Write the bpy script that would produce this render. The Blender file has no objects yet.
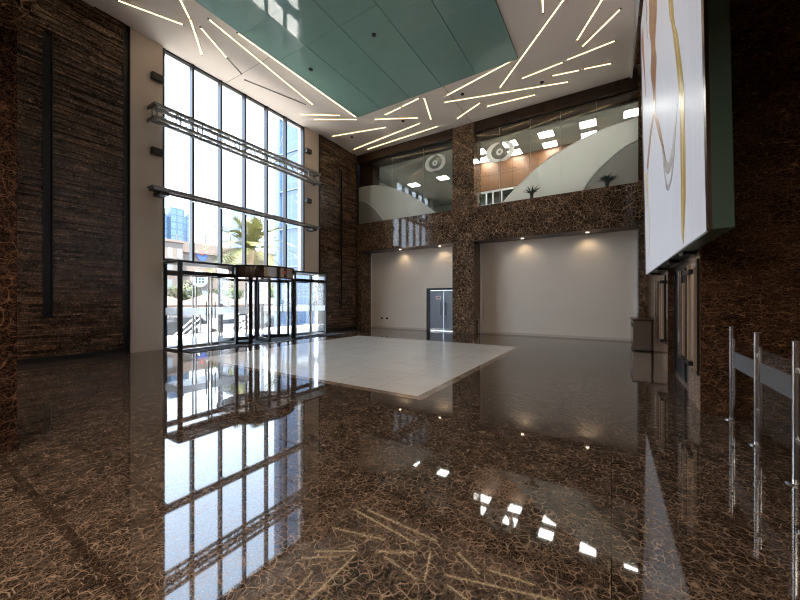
import bpy, bmesh, math, random
from mathutils import Vector, Matrix
random.seed(7)
sc = bpy.context.scene
COL = sc.collection
pi = math.pi
sin, cos = math.sin, math.cos

# ------------------------------------------------------------------ materials
def newmat(name):
    m = bpy.data.materials.new(name); m.use_nodes = True
    nt = m.node_tree
    return m, nt, nt.nodes['Principled BSDF']

def plain(name, col, rough=.5, metal=0., ior=1.45, bump=0., bscale=40., spec=None, emit=None, estr=0.):
    m, nt, b = newmat(name)
    b.inputs['Base Color'].default_value = (*col, 1)
    b.inputs['Roughness'].default_value = rough
    b.inputs['Metallic'].default_value = metal
    b.inputs['IOR'].default_value = ior
    if emit:
        b.inputs['Emission Color'].default_value = (*emit, 1); b.inputs['Emission Strength'].default_value = estr
    # slight procedural variation of tone
    tc = nt.nodes.new('ShaderNodeTexCoord'); nz = nt.nodes.new('ShaderNodeTexNoise')
    nz.inputs['Scale'].default_value = bscale; nz.inputs['Detail'].default_value = 3
    nt.links.new(tc.outputs['Object'], nz.inputs['Vector'])
    mx = nt.nodes.new('ShaderNodeMix'); mx.data_type = 'RGBA'
    mx.inputs[6].default_value = (*[c*.95 for c in col], 1); mx.inputs[7].default_value = (*[min(1, c*1.05) for c in col], 1)
    nt.links.new(nz.outputs['Fac'], mx.inputs[0]); nt.links.new(mx.outputs[2], b.inputs['Base Color'])
    if bump:
        bp = nt.nodes.new('ShaderNodeBump'); bp.inputs['Strength'].default_value = bump; bp.inputs['Distance'].default_value = .01
        nt.links.new(nz.outputs['Fac'], bp.inputs['Height']); nt.links.new(bp.outputs['Normal'], b.inputs['Normal'])
    return m

def emitter(name, col, strength):
    m, nt, b = newmat(name)
    b.inputs['Base Color'].default_value = (.8, .8, .8, 1)
    b.inputs['Emission Color'].default_value = (*col, 1)
    b.inputs['Emission Strength'].default_value = strength
    return m

def glass(name, tint=(1, 1, 1), ior=1.45):
    m = bpy.data.materials.new(name); m.use_nodes = True
    nt = m.node_tree; nt.nodes.clear()
    out = nt.nodes.new('ShaderNodeOutputMaterial'); mix = nt.nodes.new('ShaderNodeMixShader')
    tr = nt.nodes.new('ShaderNodeBsdfTransparent'); gl = nt.nodes.new('ShaderNodeBsdfGlossy'); fr = nt.nodes.new('ShaderNodeFresnel')
    tr.inputs['Color'].default_value = (*tint, 1); gl.inputs['Roughness'].default_value = .01
    ge = nt.nodes.new('ShaderNodeNewGeometry'); mr = nt.nodes.new('ShaderNodeMapRange')   # same reflectance from either side of a thin pane
    mr.inputs['To Min'].default_value = ior; mr.inputs['To Max'].default_value = 1/ior
    nt.links.new(ge.outputs['Backfacing'], mr.inputs['Value']); nt.links.new(mr.outputs[0], fr.inputs['IOR'])
    nt.links.new(fr.outputs[0], mix.inputs[0]); nt.links.new(tr.outputs[0], mix.inputs[1]); nt.links.new(gl.outputs[0], mix.inputs[2])
    nt.links.new(mix.outputs[0], out.inputs['Surface'])
    return m

def frosted(name, col=(.85, .86, .86), opac=.8):
    m = bpy.data.materials.new(name); m.use_nodes = True
    nt = m.node_tree; nt.nodes.clear()
    out = nt.nodes.new('ShaderNodeOutputMaterial'); mix = nt.nodes.new('ShaderNodeMixShader')
    tr = nt.nodes.new('ShaderNodeBsdfTransparent'); add = nt.nodes.new('ShaderNodeMixShader')
    df = nt.nodes.new('ShaderNodeBsdfDiffuse'); tl = nt.nodes.new('ShaderNodeBsdfTranslucent')
    df.inputs['Color'].default_value = (*col, 1); tl.inputs['Color'].default_value = (*col, 1)
    add.inputs[0].default_value = .6
    nt.links.new(df.outputs[0], add.inputs[1]); nt.links.new(tl.outputs[0], add.inputs[2])
    mix.inputs[0].default_value = opac
    nt.links.new(tr.outputs[0], mix.inputs[1]); nt.links.new(add.outputs[0], mix.inputs[2])
    nt.links.new(mix.outputs[0], out.inputs['Surface'])
    return m

def marble(name, dark, mid, vein, scale=1., rough=.05, ior=1.8, tile=0., island=False, veinw=.045, stretch=None, patch=.5, bump=0.):
    """dark emperador-like stone: noise base with a distorted network of veins"""
    m, nt, b = newmat(name); N = nt.nodes.new; Lk = nt.links.new
    tc = N('ShaderNodeTexCoord'); mp = N('ShaderNodeMapping')
    if stretch: mp.inputs['Rotation'].default_value = stretch[0]; mp.inputs['Scale'].default_value = stretch[1]
    Lk(tc.outputs['Object'], mp.inputs['Vector'])
    vec = mp.outputs['Vector']
    joint = None
    if tile:
        dv = N('ShaderNodeVectorMath'); dv.operation = 'SCALE'; dv.inputs['Scale'].default_value = 1/tile; Lk(tc.outputs['Object'], dv.inputs[0])
        fl = N('ShaderNodeVectorMath'); fl.operation = 'FLOOR'; Lk(dv.outputs[0], fl.inputs[0])
        wn = N('ShaderNodeTexWhiteNoise'); wn.noise_dimensions = '2D'; Lk(fl.outputs[0], wn.inputs['Vector'])
        of = N('ShaderNodeVectorMath'); of.operation = 'MULTIPLY_ADD'; of.inputs[1].default_value = (9, 9, 9)
        Lk(wn.outputs['Color'], of.inputs[0]); Lk(vec, of.inputs[2]); vec = of.outputs[0]
        fr = N('ShaderNodeVectorMath'); fr.operation = 'FRACTION'; Lk(dv.outputs[0], fr.inputs[0])
        sp = N('ShaderNodeSeparateXYZ'); Lk(fr.outputs[0], sp.inputs[0])
        mn = N('ShaderNodeMath'); mn.operation = 'MINIMUM'; Lk(sp.outputs[0], mn.inputs[0]); Lk(sp.outputs[1], mn.inputs[1])
        joint = N('ShaderNodeMath'); joint.operation = 'LESS_THAN'; joint.inputs[1].default_value = .004/tile; Lk(mn.outputs[0], joint.inputs[0])
    nz = N('ShaderNodeTexNoise'); nz.inputs['Scale'].default_value = 2.2*scale; nz.inputs['Detail'].default_value = 5; Lk(vec, nz.inputs['Vector'])
    ds = N('ShaderNodeVectorMath'); ds.operation = 'MULTIPLY_ADD'; ds.inputs[1].default_value = (.30/scale,)*3
    Lk(nz.outputs['Color'], ds.inputs[0]); Lk(vec, ds.inputs[2])
    masks = []
    for sc_, w in ((5.*scale, veinw), (11.*scale, veinw*1.3)):
        vo = N('ShaderNodeTexVoronoi'); vo.feature = 'DISTANCE_TO_EDGE'; vo.inputs['Scale'].default_value = sc_; Lk(ds.outputs[0], vo.inputs['Vector'])
        mr = N('ShaderNodeMapRange'); mr.inputs['From Min'].default_value = 0; mr.inputs['From Max'].default_value = w
        mr.inputs['To Min'].default_value = 1; mr.inputs['To Max'].default_value = 0; Lk(vo.outputs['Distance'], mr.inputs['Value'])
        masks.append(mr.outputs[0])
    for sc_, w in ((5.5*scale, .020), (13.*scale, .028)):      # fibrous ridged veins
        rn = N('ShaderNodeTexNoise'); rn.inputs['Scale'].default_value = sc_; rn.inputs['Detail'].default_value = 3.; rn.inputs['Distortion'].default_value = 1.6; Lk(ds.outputs[0], rn.inputs['Vector'])
        sb = N('ShaderNodeMath'); sb.operation = 'SUBTRACT'; sb.inputs[1].default_value = .5; Lk(rn.outputs['Fac'], sb.inputs[0])
        ab = N('ShaderNodeMath'); ab.operation = 'ABSOLUTE'; Lk(sb.outputs[0], ab.inputs[0])
        mr = N('ShaderNodeMapRange'); mr.inputs['From Max'].default_value = w; mr.inputs['To Min'].default_value = 1; mr.inputs['To Max'].default_value = 0; Lk(ab.outputs[0], mr.inputs['Value'])
        masks.append(mr.outputs[0])
    n2 = N('ShaderNodeTexNoise'); n2.inputs['Scale'].default_value = 1.1*scale; n2.inputs['Detail'].default_value = 6; n2.inputs['Roughness'].default_value = .65; Lk(vec, n2.inputs['Vector'])
    r2 = N('ShaderNodeMapRange'); r2.inputs['From Min'].default_value = .38; r2.inputs['From Max'].default_value = .66; Lk(n2.outputs['Fac'], r2.inputs['Value'])
    base = N('ShaderNodeMix'); base.data_type = 'RGBA'; base.inputs[6].default_value = (*dark, 1); base.inputs[7].default_value = (*mid, 1)
    Lk(r2.outputs[0], base.inputs[0])
    # fine veins fade in the dark patches
    f2 = N('ShaderNodeMath'); f2.operation = 'MULTIPLY_ADD'; f2.inputs[1].default_value = patch; f2.inputs[2].default_value = .05; Lk(r2.outputs[0], f2.inputs[0])
    m2 = N('ShaderNodeMath'); m2.operation = 'MULTIPLY'; Lk(masks[1], m2.inputs[0]); Lk(f2.outputs[0], m2.inputs[1])
    n3 = N('ShaderNodeTexNoise'); n3.inputs['Scale'].default_value = 4.*scale; n3.inputs['Detail'].default_value = 3; Lk(vec, n3.inputs['Vector'])
    r3 = N('ShaderNodeMapRange'); r3.inputs['From Min'].default_value = .36; r3.inputs['From Max'].default_value = .56; Lk(n3.outputs['Fac'], r3.inputs['Value'])
    m1 = N('ShaderNodeMath'); m1.operation = 'MULTIPLY'; Lk(r3.outputs[0], m1.inputs[1]); Lk(masks[0], m1.inputs[0])
    for q_, g_ in ((masks[2], .6), (masks[3], .35)):
        mq = N('ShaderNodeMath'); mq.operation = 'MULTIPLY'; mq.inputs[1].default_value = g_; Lk(q_, mq.inputs[0])
        mm = N('ShaderNodeMath'); mm.operation = 'MAXIMUM'; Lk(m1.outputs[0], mm.inputs[0]); Lk(mq.outputs[0], mm.inputs[1]); m1 = mm
    mxm = N('ShaderNodeMath'); mxm.operation = 'MAXIMUM'; Lk(m1.outputs[0], mxm.inputs[0]); Lk(m2.outputs[0], mxm.inputs[1])
    fin = N('ShaderNodeMix'); fin.data_type = 'RGBA'; fin.inputs[7].default_value = (*vein, 1)
    Lk(mxm.outputs[0], fin.inputs[0]); Lk(base.outputs[2], fin.inputs[6])
    colout = fin.outputs[2]
    if island:
        ge = N('ShaderNodeNewGeometry'); mr = N('ShaderNodeMapRange'); mr.inputs['To Min'].default_value = .45; mr.inputs['To Max'].default_value = 1.5
        Lk(ge.outputs['Random Per Island'], mr.inputs['Value'])
        sc2 = N('ShaderNodeVectorMath'); sc2.operation = 'SCALE'; Lk(colout, sc2.inputs[0]); Lk(mr.outputs[0], sc2.inputs['Scale']); colout = sc2.outputs[0]
    if joint:
        jm = N('ShaderNodeMix'); jm.data_type = 'RGBA'; jm.inputs[7].default_value = (*[c*.6 for c in dark], 1)
        Lk(joint.outputs[0], jm.inputs[0]); Lk(colout, jm.inputs[6]); colout = jm.outputs[2]
    Lk(colout, b.inputs['Base Color'])
    sl = N('ShaderNodeMapRange'); sl.inputs['To Min'].default_value = .5; sl.inputs['To Max'].default_value = .22; Lk(mxm.outputs[0], sl.inputs['Value']); Lk(sl.outputs[0], b.inputs['Specular IOR Level'])
    b.inputs['Roughness'].default_value = rough; b.inputs['IOR'].default_value = ior
    if bump:
        bp = N('ShaderNodeBump'); bp.inputs['Strength'].default_value = bump; bp.inputs['Distance'].default_value = .02
        Lk(nz.outputs['Fac'], bp.inputs['Height']); Lk(bp.outputs['Normal'], b.inputs['Normal'])
    return m

def tiled(name, c1, c2, mortar, w, h, msize=.01, rough=.4, ior=1.45, plane='YZ', metal=0.):
    """rectangular panels / panes with joints, in object space"""
    m, nt, b = newmat(name); N = nt.nodes.new; Lk = nt.links.new
    tc = N('ShaderNodeTexCoord'); sp = N('ShaderNodeSeparateXYZ'); cb = N('ShaderNodeCombineXYZ'); br = N('ShaderNodeTexBrick')
    Lk(tc.outputs['Object'], sp.inputs[0]); Lk(sp.outputs['XYZ'.index(plane[0])], cb.inputs[0]); Lk(sp.outputs['XYZ'.index(plane[1])], cb.inputs[1])
    Lk(cb.outputs[0], br.inputs['Vector'])
    br.offset = 0; br.inputs['Color1'].default_value = (*c1, 1); br.inputs['Color2'].default_value = (*c2, 1); br.inputs['Mortar'].default_value = (*mortar, 1)
    br.inputs['Scale'].default_value = 1; br.inputs['Brick Width'].default_value = w; br.inputs['Row Height'].default_value = h; br.inputs['Mortar Size'].default_value = msize
    br.inputs['Mortar Smooth'].default_value = 0
    nz = N('ShaderNodeTexNoise'); nz.inputs['Scale'].default_value = 1.5; nz.inputs['Detail'].default_value = 6; Lk(tc.outputs['Object'], nz.inputs['Vector'])
    mr = N('ShaderNodeMapRange'); mr.inputs['To Min'].default_value = .88; mr.inputs['To Max'].default_value = 1.1; Lk(nz.outputs['Fac'], mr.inputs['Value'])
    ml = N('ShaderNodeVectorMath'); ml.operation = 'SCALE'; Lk(br.outputs['Color'], ml.inputs[0]); Lk(mr.outputs[0], ml.inputs['Scale'])
    Lk(ml.outputs[0], b.inputs['Base Color'])
    b.inputs['Roughness'].default_value = rough; b.inputs['IOR'].default_value = ior; b.inputs['Metallic'].default_value = metal
    return m

M = {}
M['floor'] = marble('floor_emperador', (.010, .006, .004), (.032, .018, .012), (.29, .195, .13), scale=3.5, rough=.03, ior=1.68, tile=1.2, veinw=.07, patch=.8)
M['stone'] = marble('polished_emperador', (.010, .005, .0035), (.028, .014, .008), (.60, .38, .23), scale=1.3, rough=.05, ior=1.5, veinw=.055, patch=.8)
M['stone_dark'] = marble('dark_emperador', (.010, .005, .004), (.046, .022, .014), (.50, .26, .13), scale=1.5, rough=.2, ior=1.4, veinw=.028, patch=.55, stretch=((.0, -.45, .0), (1, 1, 2.2)))
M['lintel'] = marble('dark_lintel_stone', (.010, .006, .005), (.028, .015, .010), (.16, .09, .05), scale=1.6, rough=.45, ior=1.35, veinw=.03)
M['ledger'] = marble('split_stone', (.020, .010, .007), (.080, .042, .026), (.50, .29, .17), scale=2.2, rough=.22, ior=1.5, island=True, veinw=.05, patch=.6, bump=.35)
M['cream'] = tiled('cream_marble', (.80, .72, .62), (.76, .68, .58), (.55, .47, .39), .85, .85, .006, rough=.05, ior=1.9, plane='XY')
M['tan'] = marble('tan_marble_border', (.20, .125, .08), (.30, .20, .13), (.45, .33, .23), scale=2.5, rough=.05, ior=1.9)
M['plaster'] = plain('beige_paint', (.70, .59, .49), .75, bump=.05, bscale=60)
M['plaster_recess'] = plain('warm_beige_paint', (.88, .76, .63), .7, bump=.05, bscale=60)
M['ceil'] = plain('ceiling_paint', (.90, .79, .69), .8)
M['green'] = plain('green_gloss_panel', (.23, .38, .325), .03, ior=1.5, bscale=3)
M['green_dark'] = plain('green_joint', (.01, .03, .024), .4)
M['green_paint'] = plain('dark_green_lacquer', (.085, .14, .108), .3)
M['black'] = plain('black_metal', (.012, .012, .013), .35)
M['black_gloss'] = plain('black_gloss_metal', (.02, .018, .017), .18, metal=.6)
M['steel'] = plain('stainless_steel', (.62, .60, .58), .22, metal=1.)
M['alu'] = plain('aluminium', (.27, .26, .25), .36, metal=.8)
M['mirror_steel'] = plain('mirror_bronze_steel', (.30, .26, .23), .08, metal=1.)
M['bronze'] = plain('bronze_metal', (.52, .40, .30), .35, metal=.55)
M['bronze_dark'] = plain('dark_bronze_metal', (.13, .09, .07), .3, metal=1.)
M['darkbox'] = plain('dark_grey_plastic', (.05, .047, .045), .4)
M['led'] = emitter('warm_led', (1., .68, .33), 1.5)
M['led_off'] = plain('unlit_led', (.20, .165, .135), .4)
M['panel_light'] = emitter('white_panel_light', (1., .98, .94), 7.)
M['spot'] = emitter('warm_spot', (1., .8, .55), 4.)
M['glass'] = glass('clear_glass')
M['gate_glass'] = glass('gate_glass', (.97, .97, .97), 1.15)
M['mezz_glass'] = glass('mezzanine_glass', (.93, .95, .93), 1.55)
M['band'] = frosted('frosted_band', (1., 1., 1.), .72)
M['gate_band'] = frosted('grey_frosted_band', (.55, .55, .56), .45)
M['film_white'] = frosted('white_window_film', (.86, .87, .83), .93)
M['film_grey'] = frosted('grey_window_film', (.52, .52, .49), .93)
M['film_edge'] = frosted('pale_film_edge', (.95, .95, .92), .95)
M['emblem'] = plain('pale_grey_lettering', (.92, .92, .88), .4)
M['ink'] = plain('dark_lettering', (.05, .035, .03), .5)
M['wood'] = tiled('oak_panelling', (.22, .105, .05), (.195, .093, .043), (.10, .045, .022), .6, 4, .012, rough=.4, plane='XZ')
M['mezz_wall'] = plain('grey_wall', (.45, .46, .43), .7)
M['mezz_ceil'] = plain('grey_ceiling', (.34, .35, .32), .8)
M['white'] = plain('white_paint', (.80, .80, .80), .5)
M['door_grey'] = plain('blue_grey_door', (.36, .40, .45), .45)
M['sign'] = plain('sign_white', (.85, .83, .82), .5)
M['sign_red'] = plain('sign_red', (.6, .08, .10), .5)
M['mat'] = plain('charcoal_carpet', (.035, .036, .042), .95, bump=.6, bscale=300)
M['leafpot'] = plain('dark_leaf', (.03, .06, .045), .6)
M['trunk'] = plain('bark', (.22, .16, .10), .9, bump=.5, bscale=20)
M['palm'] = plain('palm_green', (.14, .135, .042), .6)
M['palm2'] = plain('palm_olive', (.095, .11, .035), .6)
M['leaf'] = plain('tree_leaf', (.04, .062, .013), .7, bscale=4)
M['leaf2'] = plain('olive_leaf', (.044, .052, .02), .7, bscale=4)
M['beige_ext'] = plain('sandstone', (.12, .095, .077), .85)
M['beige_dark'] = plain('beige_stone_trim', (.12, .095, .078), .85)  # plain beige for the cornice and the ceiling joints
M['win_ext'] = plain('far_window', (.14, .16, .19), .2)
M['tower'] = tiled('blue_tower_glass', (.045, .085, .15), (.052, .095, .165), (.025, .05, .09), 3, 3.6, .3, rough=.25, plane='YZ')
M['tower2'] = tiled('pale_tower_glass', (.085, .13, .20), (.095, .15, .22), (.13, .17, .22), 2.2, 3.4, .35, rough=.3, plane='YZ')
M['wing'] = tiled('blue_facade_glass', (.03, .058, .11), (.033, .064, .12), (.05, .085, .14), 1.5, 3.4, .05, rough=.12, ior=1.6, plane='XZ')
M['wing_edge'] = plain('pale_blue_edge', (.10, .14, .21), .4)
M['plaza'] = tiled('pale_paving', (.72, .70, .67), (.76, .74, .71), (.55, .53, .5), 1.2, 1.2, .02, rough=.6, plane='XY')
M['street'] = plain('pale_asphalt', (.05, .05, .05), .9, bump=.2, bscale=12)
M['tent'] = plain('sand_canvas', (.085, .06, .045), .8)
M['rubber'] = plain('tyre', (.02, .02, .02), .8)
M['car_dark'] = plain('charcoal_car_paint', (.04, .045, .05), .2)
M['car_silver'] = plain('silver_car_paint', (.5, .52, .54), .25, metal=.5)
M['car_red'] = plain('red_car_paint', (.35, .04, .03), .25)
M['car_white'] = plain('white_car_paint', (.78, .78, .78), .25)
M['car_glass'] = plain('car_window', (.02, .025, .03), .08)
M['teal'] = plain('teal_sign', (.01, .05, .055), .5)
M['blue_sign'] = plain('blue_sign', (.02, .05, .2), .5)
M['gold'] = plain('gold_paint', (.52, .35, .09), .3, bump=.3, bscale=12, emit=(.66, .47, .14), estr=.04)
M['gold_light'] = plain('pale_gold_paint', (.85, .72, .42), .3, bump=.3, bscale=12, emit=(.85, .72, .42), estr=.04)
M['rust'] = plain('copper_brown_paint', (.36, .16, .07), .3, bump=.3, bscale=12, emit=(.50, .26, .13), estr=.04)
M['taupe'] = plain('taupe_paint', (.50, .45, .42), .3, bump=.3, bscale=12, emit=(.50, .45, .42), estr=.04)

def art_mat():
    m, nt, b = newmat('white_streaked_artwork'); N = nt.nodes.new; Lk = nt.links.new
    tc = N('ShaderNodeTexCoord'); mp = N('ShaderNodeMapping'); mp.inputs['Scale'].default_value = (1, 7, .25)
    nz = N('ShaderNodeTexNoise'); nz.inputs['Scale'].default_value = 2.5; nz.inputs['Detail'].default_value = 5
    Lk(tc.outputs['Object'], mp.inputs[0]); Lk(mp.outputs[0], nz.inputs['Vector'])
    mx = N('ShaderNodeMix'); mx.data_type = 'RGBA'; mx.inputs[6].default_value = (.60, .60, .66, 1); mx.inputs[7].default_value = (.74, .73, .76, 1)
    Lk(nz.outputs['Fac'], mx.inputs[0]); Lk(mx.outputs[2], b.inputs['Base Color']); Lk(mx.outputs[2], b.inputs['Emission Color'])
    b.inputs['Emission Strength'].default_value = .075; b.inputs['IOR'].default_value = 1.12; b.inputs['Roughness'].default_value = .4
    return m
M['art'] = art_mat()

# ------------------------------------------------------------------ mesh helpers
class MB:
    def __init__(s): s.bm = bmesh.new()
    def box(s, x0, x1, y0, y1, z0, z1, bev=0.):
        vs = [s.bm.verts.new((x, y, z)) for z in (z0, z1) for x, y in ((x0, y0), (x1, y0), (x1, y1), (x0, y1))]
        fs = [(3, 2, 1, 0), (4, 5, 6, 7), (0, 1, 5, 4), (1, 2, 6, 5), (2, 3, 7, 6), (3, 0, 4, 7)]
        F = [s.bm.faces.new([vs[i] for i in f]) for f in fs]
        if bev:
            es = list({e for f in F for e in f.edges})
            bmesh.ops.bevel(s.bm, geom=es, offset=bev, segments=2, affect='EDGES', profile=.5)
        return s
    def tube(s, a, b, r, r2=None, n=10, caps=True):
        a = Vector(a); b = Vector(b); d = (b-a).normalized()
        up = Vector((0, 0, 1)) if abs(d.z) < .9 else Vector((1, 0, 0))
        p = d.cross(up).normalized(); q = d.cross(p)
        r2 = r if r2 is None else r2
        A = [s.bm.verts.new(a + p*cos(2*pi*i/n)*r + q*sin(2*pi*i/n)*r) for i in range(n)]
        B = [s.bm.verts.new(b + p*cos(2*pi*i/n)*r2 + q*sin(2*pi*i/n)*r2) for i in range(n)]
        for i in range(n): s.bm.faces.new((A[i], B[i], B[(i+1) % n], A[(i+1) % n]))
        if caps: s.bm.faces.new(A); s.bm.faces.new(B[::-1])
        return s
    def bar(s, a, b, w, h):
        """rectangular bar from a to b, w across horizontally, h across the other way"""
        a = Vector(a); b = Vector(b); d = (b-a).normalized()
        up = Vector((0, 0, 1)) if abs(d.z) < .95 else Vector((0, 1, 0))
        p = d.cross(up).normalized(); q = p.cross(d).normalized()
        o = [(-1, -1), (1, -1), (1, 1), (-1, 1)]
        A = [s.bm.verts.new(a + p*w/2*i + q*h/2*j) for i, j in o]; B = [s.bm.verts.new(b + p*w/2*i + q*h/2*j) for i, j in o]
        for i in range(4): s.bm.faces.new((A[i], A[(i+1) % 4], B[(i+1) % 4], B[i]))
        s.bm.faces.new(A[::-1]); s.bm.faces.new(B)
        return s
    def prism(s, pts, off):
        """pts: 3D polygon, extruded along vector off"""
        off = Vector(off)
        A = [s.bm.verts.new(p) for p in pts]; B = [s.bm.verts.new(Vector(p)+off) for p in pts]
        s.bm.faces.new(A[::-1]); s.bm.faces.new(B); n = len(A)
        for i in range(n): s.bm.faces.new((A[i], A[(i+1) % n], B[(i+1) % n], B[i]))
        return s
    def arcwall(s, c, r0, r1, a0, a1, z0, z1, n=24):
        full = abs(a1-a0) >= 2*pi-1e-6
        k = n if full else n+1
        rings = []
        for i in range(k):
            a = a0+(a1-a0)*i/n
            rings.append([s.bm.verts.new((c[0]+r*cos(a), c[1]+r*sin(a), z)) for r, z in ((r0, z0), (r1, z0), (r1, z1), (r0, z1))])
        for i in range(n if full else k-1):
            R, S = rings[i], rings[(i+1) % k]
            for j in range(4): s.bm.faces.new((R[j], S[j], S[(j+1) % 4], R[(j+1) % 4]))
        if not full: s.bm.faces.new(rings[0]); s.bm.faces.new(rings[-1][::-1])
        return s
    def disc(s, c, r, z0, z1, n=40):
        return s.prism([(c[0]+r*cos(2*pi*i/n), c[1]+r*sin(2*pi*i/n), z0) for i in range(n)], (0, 0, z1-z0))
    def ribbon(s, L, R, off):
        """closed strip between two polylines with thickness off"""
        return s.prism(list(L)+list(R)[::-1], off)
    def build(s, name, mat, parent=None, smooth=False, origin=None):
        bmesh.ops.recalc_face_normals(s.bm, faces=s.bm.faces[:])
        me = bpy.data.meshes.new(name)
        if origin is None: origin = Vector(parent['o']) if parent is not None else Vector((0, 0, 0))
        origin = Vector(origin)
        for v in s.bm.verts: v.co -= origin
        s.bm.to_mesh(me); s.bm.free()
        mat = M[mat] if isinstance(mat, str) else mat
        me.materials.append(mat)
        if smooth:
            for p in me.polygons: p.use_smooth = True
        o = bpy.data.objects.new(name, me); COL.objects.link(o)
        if parent is not None:
            o.parent = parent
        else:
            o.location = origin
        o['o'] = tuple(origin)
        return o

def thing(name, label, cat, loc, group=None):
    o = bpy.data.objects.new(name, None); COL.objects.link(o)
    o.empty_display_size = .1
    o.location = loc; o['o'] = tuple(float(v) for v in loc); o['label'] = label; o['category'] = cat
    if group: o['group'] = group
    return o
def tag(o, label, cat, group=None):
    o['label'] = label; o['category'] = cat
    if group: o['group'] = group
    return o
def struct(name, mb, mat, parent=None, smooth=False):
    o = mb.build(name, mat, parent, smooth)
    if parent is None: o['kind'] = 'structure'
    return o

# ------------------------------------------------------------------ room dimensions (metres, camera stands at x=0, y=0)
XL, YB, CZ = -11.55, 14.10, 9.20
XR = 1.02
# ---- floor
f = MB().box(-12.2, 5, -6, YB+.95, -.25, 0.); struct('floor', f, 'floor')
f = MB().box(-9.0, -2.55, 4.6, 11.15, 0., .004); struct('trim_1', f, 'cream')
b = MB()
for x0, x1, y0, y1 in ((-9.15, -2.4, 4.45, 4.6), (-9.15, -2.4, 11.15, 11.3), (-9.15, -9.0, 4.6, 11.15), (-2.55, -2.4, 4.6, 11.15)):
    b.box(x0, x1, y0, y1, 0., .003)
struct('trim_2', b, 'tan')
b = MB().box(-5.0, 1.0, .69, .74, 0., .002); struct('trim_3', b, marble('dark_inlay_strip', (.010, .006, .004), (.026, .015, .010), (.20, .125, .08), scale=3.5, rough=.04, ior=1.6))
# ---- ceiling
b = MB().box(XL-.4, .59, .84, YB+.4, CZ, CZ+.3); struct('ceiling', b, 'ceil')
b = MB().box(.56, .62, .84, YB, CZ-.06, CZ+.3); struct('trim_4', b, 'white')
b = MB().box(.59, 5, .84, YB+.4, CZ+.35, CZ+.6); struct('ceiling.001', b, 'stone_dark')
b = MB()
b.box(-5.13, -5.117, 11.0, YB, CZ-.004, CZ+.01); b.box(XL, -9.0, 6.9, 6.91, CZ-.003, CZ+.01)
struct('trim_5', b, 'beige_dark')
# ---- low portal where the photographer stands
b = MB().box(-12, 5, -6, .84, 4.17, CZ+.6); struct('ceiling.002', b, 'stone')
b = MB().box(-6.4, -5.04, -.5, .84, 0, 4.17); struct('wall_portal', b, marble('dark_portal_marble', (.008, .0045, .0035), (.020, .010, .007), (.20, .095, .05), scale=1.5, rough=.15, ior=1.4, veinw=.03, patch=.5))
b = MB().box(-12.2, 5.2, -6.3, -6, 0, 4.17); struct('wall_rear', b, 'stone_dark')
b = MB().box(5, 5.3, -6, YB, 0, CZ+.6); struct('wall_east', b, 'stone_dark')
b = MB().box(-12.2, XL-.06, -6, .84, 0, 4.17); struct('wall_west', b, 'stone_dark')

# ---- left wall: stacked split-stone strips
def ledger(y0, y1, z0, z1, slots):
    mb = MB(); z = z0; row = .058
    while z < z1-.005:
        y = y0 - random.random()*.5
        while y < y1:
            ln = random.uniform(.25, 1.3); a, c = max(y, y0), min(y+ln, y1); y += ln
            segs = [(a, c)]
            for (s0, s1, sz0, sz1) in slots:
                if z+row > sz0 and z < sz1:
                    n = []
                    for (p, q) in segs:
                        if q <= s0 or p >= s1: n.append((p, q)); continue
                        if p < s0: n.append((p, s0))
                        if q > s1: n.append((s1, q))
                    segs = n
            d = random.choice((0, .012, .025, .045, .07)) + random.random()*.006
            for p, q in segs:
                if q-p > .02: mb.box(XL-.06, XL+d, p+.001, q-.001, z+.001, min(z+row, z1)-.009)
        z += row
    return mb
struct('wall_left', ledger(.84, 3.90, .13, CZ, [(2.33, 2.51, 1.06, 7.97)]), 'ledger')
struct('wall_left.001', ledger(11.78, 14.06, .13, 2.72, [(12.78, 12.92, 1.12, 8.05)]), 'ledger')
struct('wall_left.002', ledger(11.42, 14.06, 2.72, CZ, [(12.78, 12.92, 1.12, 8.05)]), 'ledger')
b = MB().box(XL-.45, XL-.06, .84, 4.0, 0, CZ).box(XL-.45, XL-.06, 11.75, 14.5, 0, CZ).box(XL-.45, XL-.06, 11.35, 11.75, 2.72, CZ); struct('wall_left.003', b, 'black')
b = MB().box(XL-.06, XL+.03, .84, 3.9, 0, .13).box(XL-.06, XL+.03, 11.78, 14.06, 0, .13); struct('baseboard_left', b, 'black')
def channel(name, y0, y1, z0, z1):
    mb = MB().box(XL-.05, XL-.01, y0, y1, z0, z1).box(XL-.05, XL+.05, y0, y0+.025, z0, z1).box(XL-.05, XL+.05, y1-.025, y1, z0, z1).box(XL-.05, XL+.05, y0, y1, z1-.02, z1).box(XL-.05, XL+.05, y0, y1, z0, z0+.02)
    return struct(name, mb, 'black')
channel('trim_6', 2.33, 2.51, 1.06, 7.97)
channel('trim_7', 12.78, 12.92, 1.12, 8.05)
channel('trim_8', 3.90, 4.06, 0, CZ)
channel('trim_9', 11.35, 11.42, 2.72, CZ)
b = MB().box(XL-.05, XL+.06, 14.06, 14.12, 0, CZ); struct('trim_10', b, 'black')
# beige window surrounds
b = MB().box(XL-.45, XL, 4.06, 4.89, 0, CZ); struct('wall_left.004', b, 'plaster')
b = MB().box(XL-.45, XL, 10.51, 11.35, 2.72, CZ); struct('wall_left.005', b, 'plaster')
b = MB().box(XL-.02, XL+.015, 4.06, 4.86, 0, .05); struct('baseboard_left.001', b, 'plaster')

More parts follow.
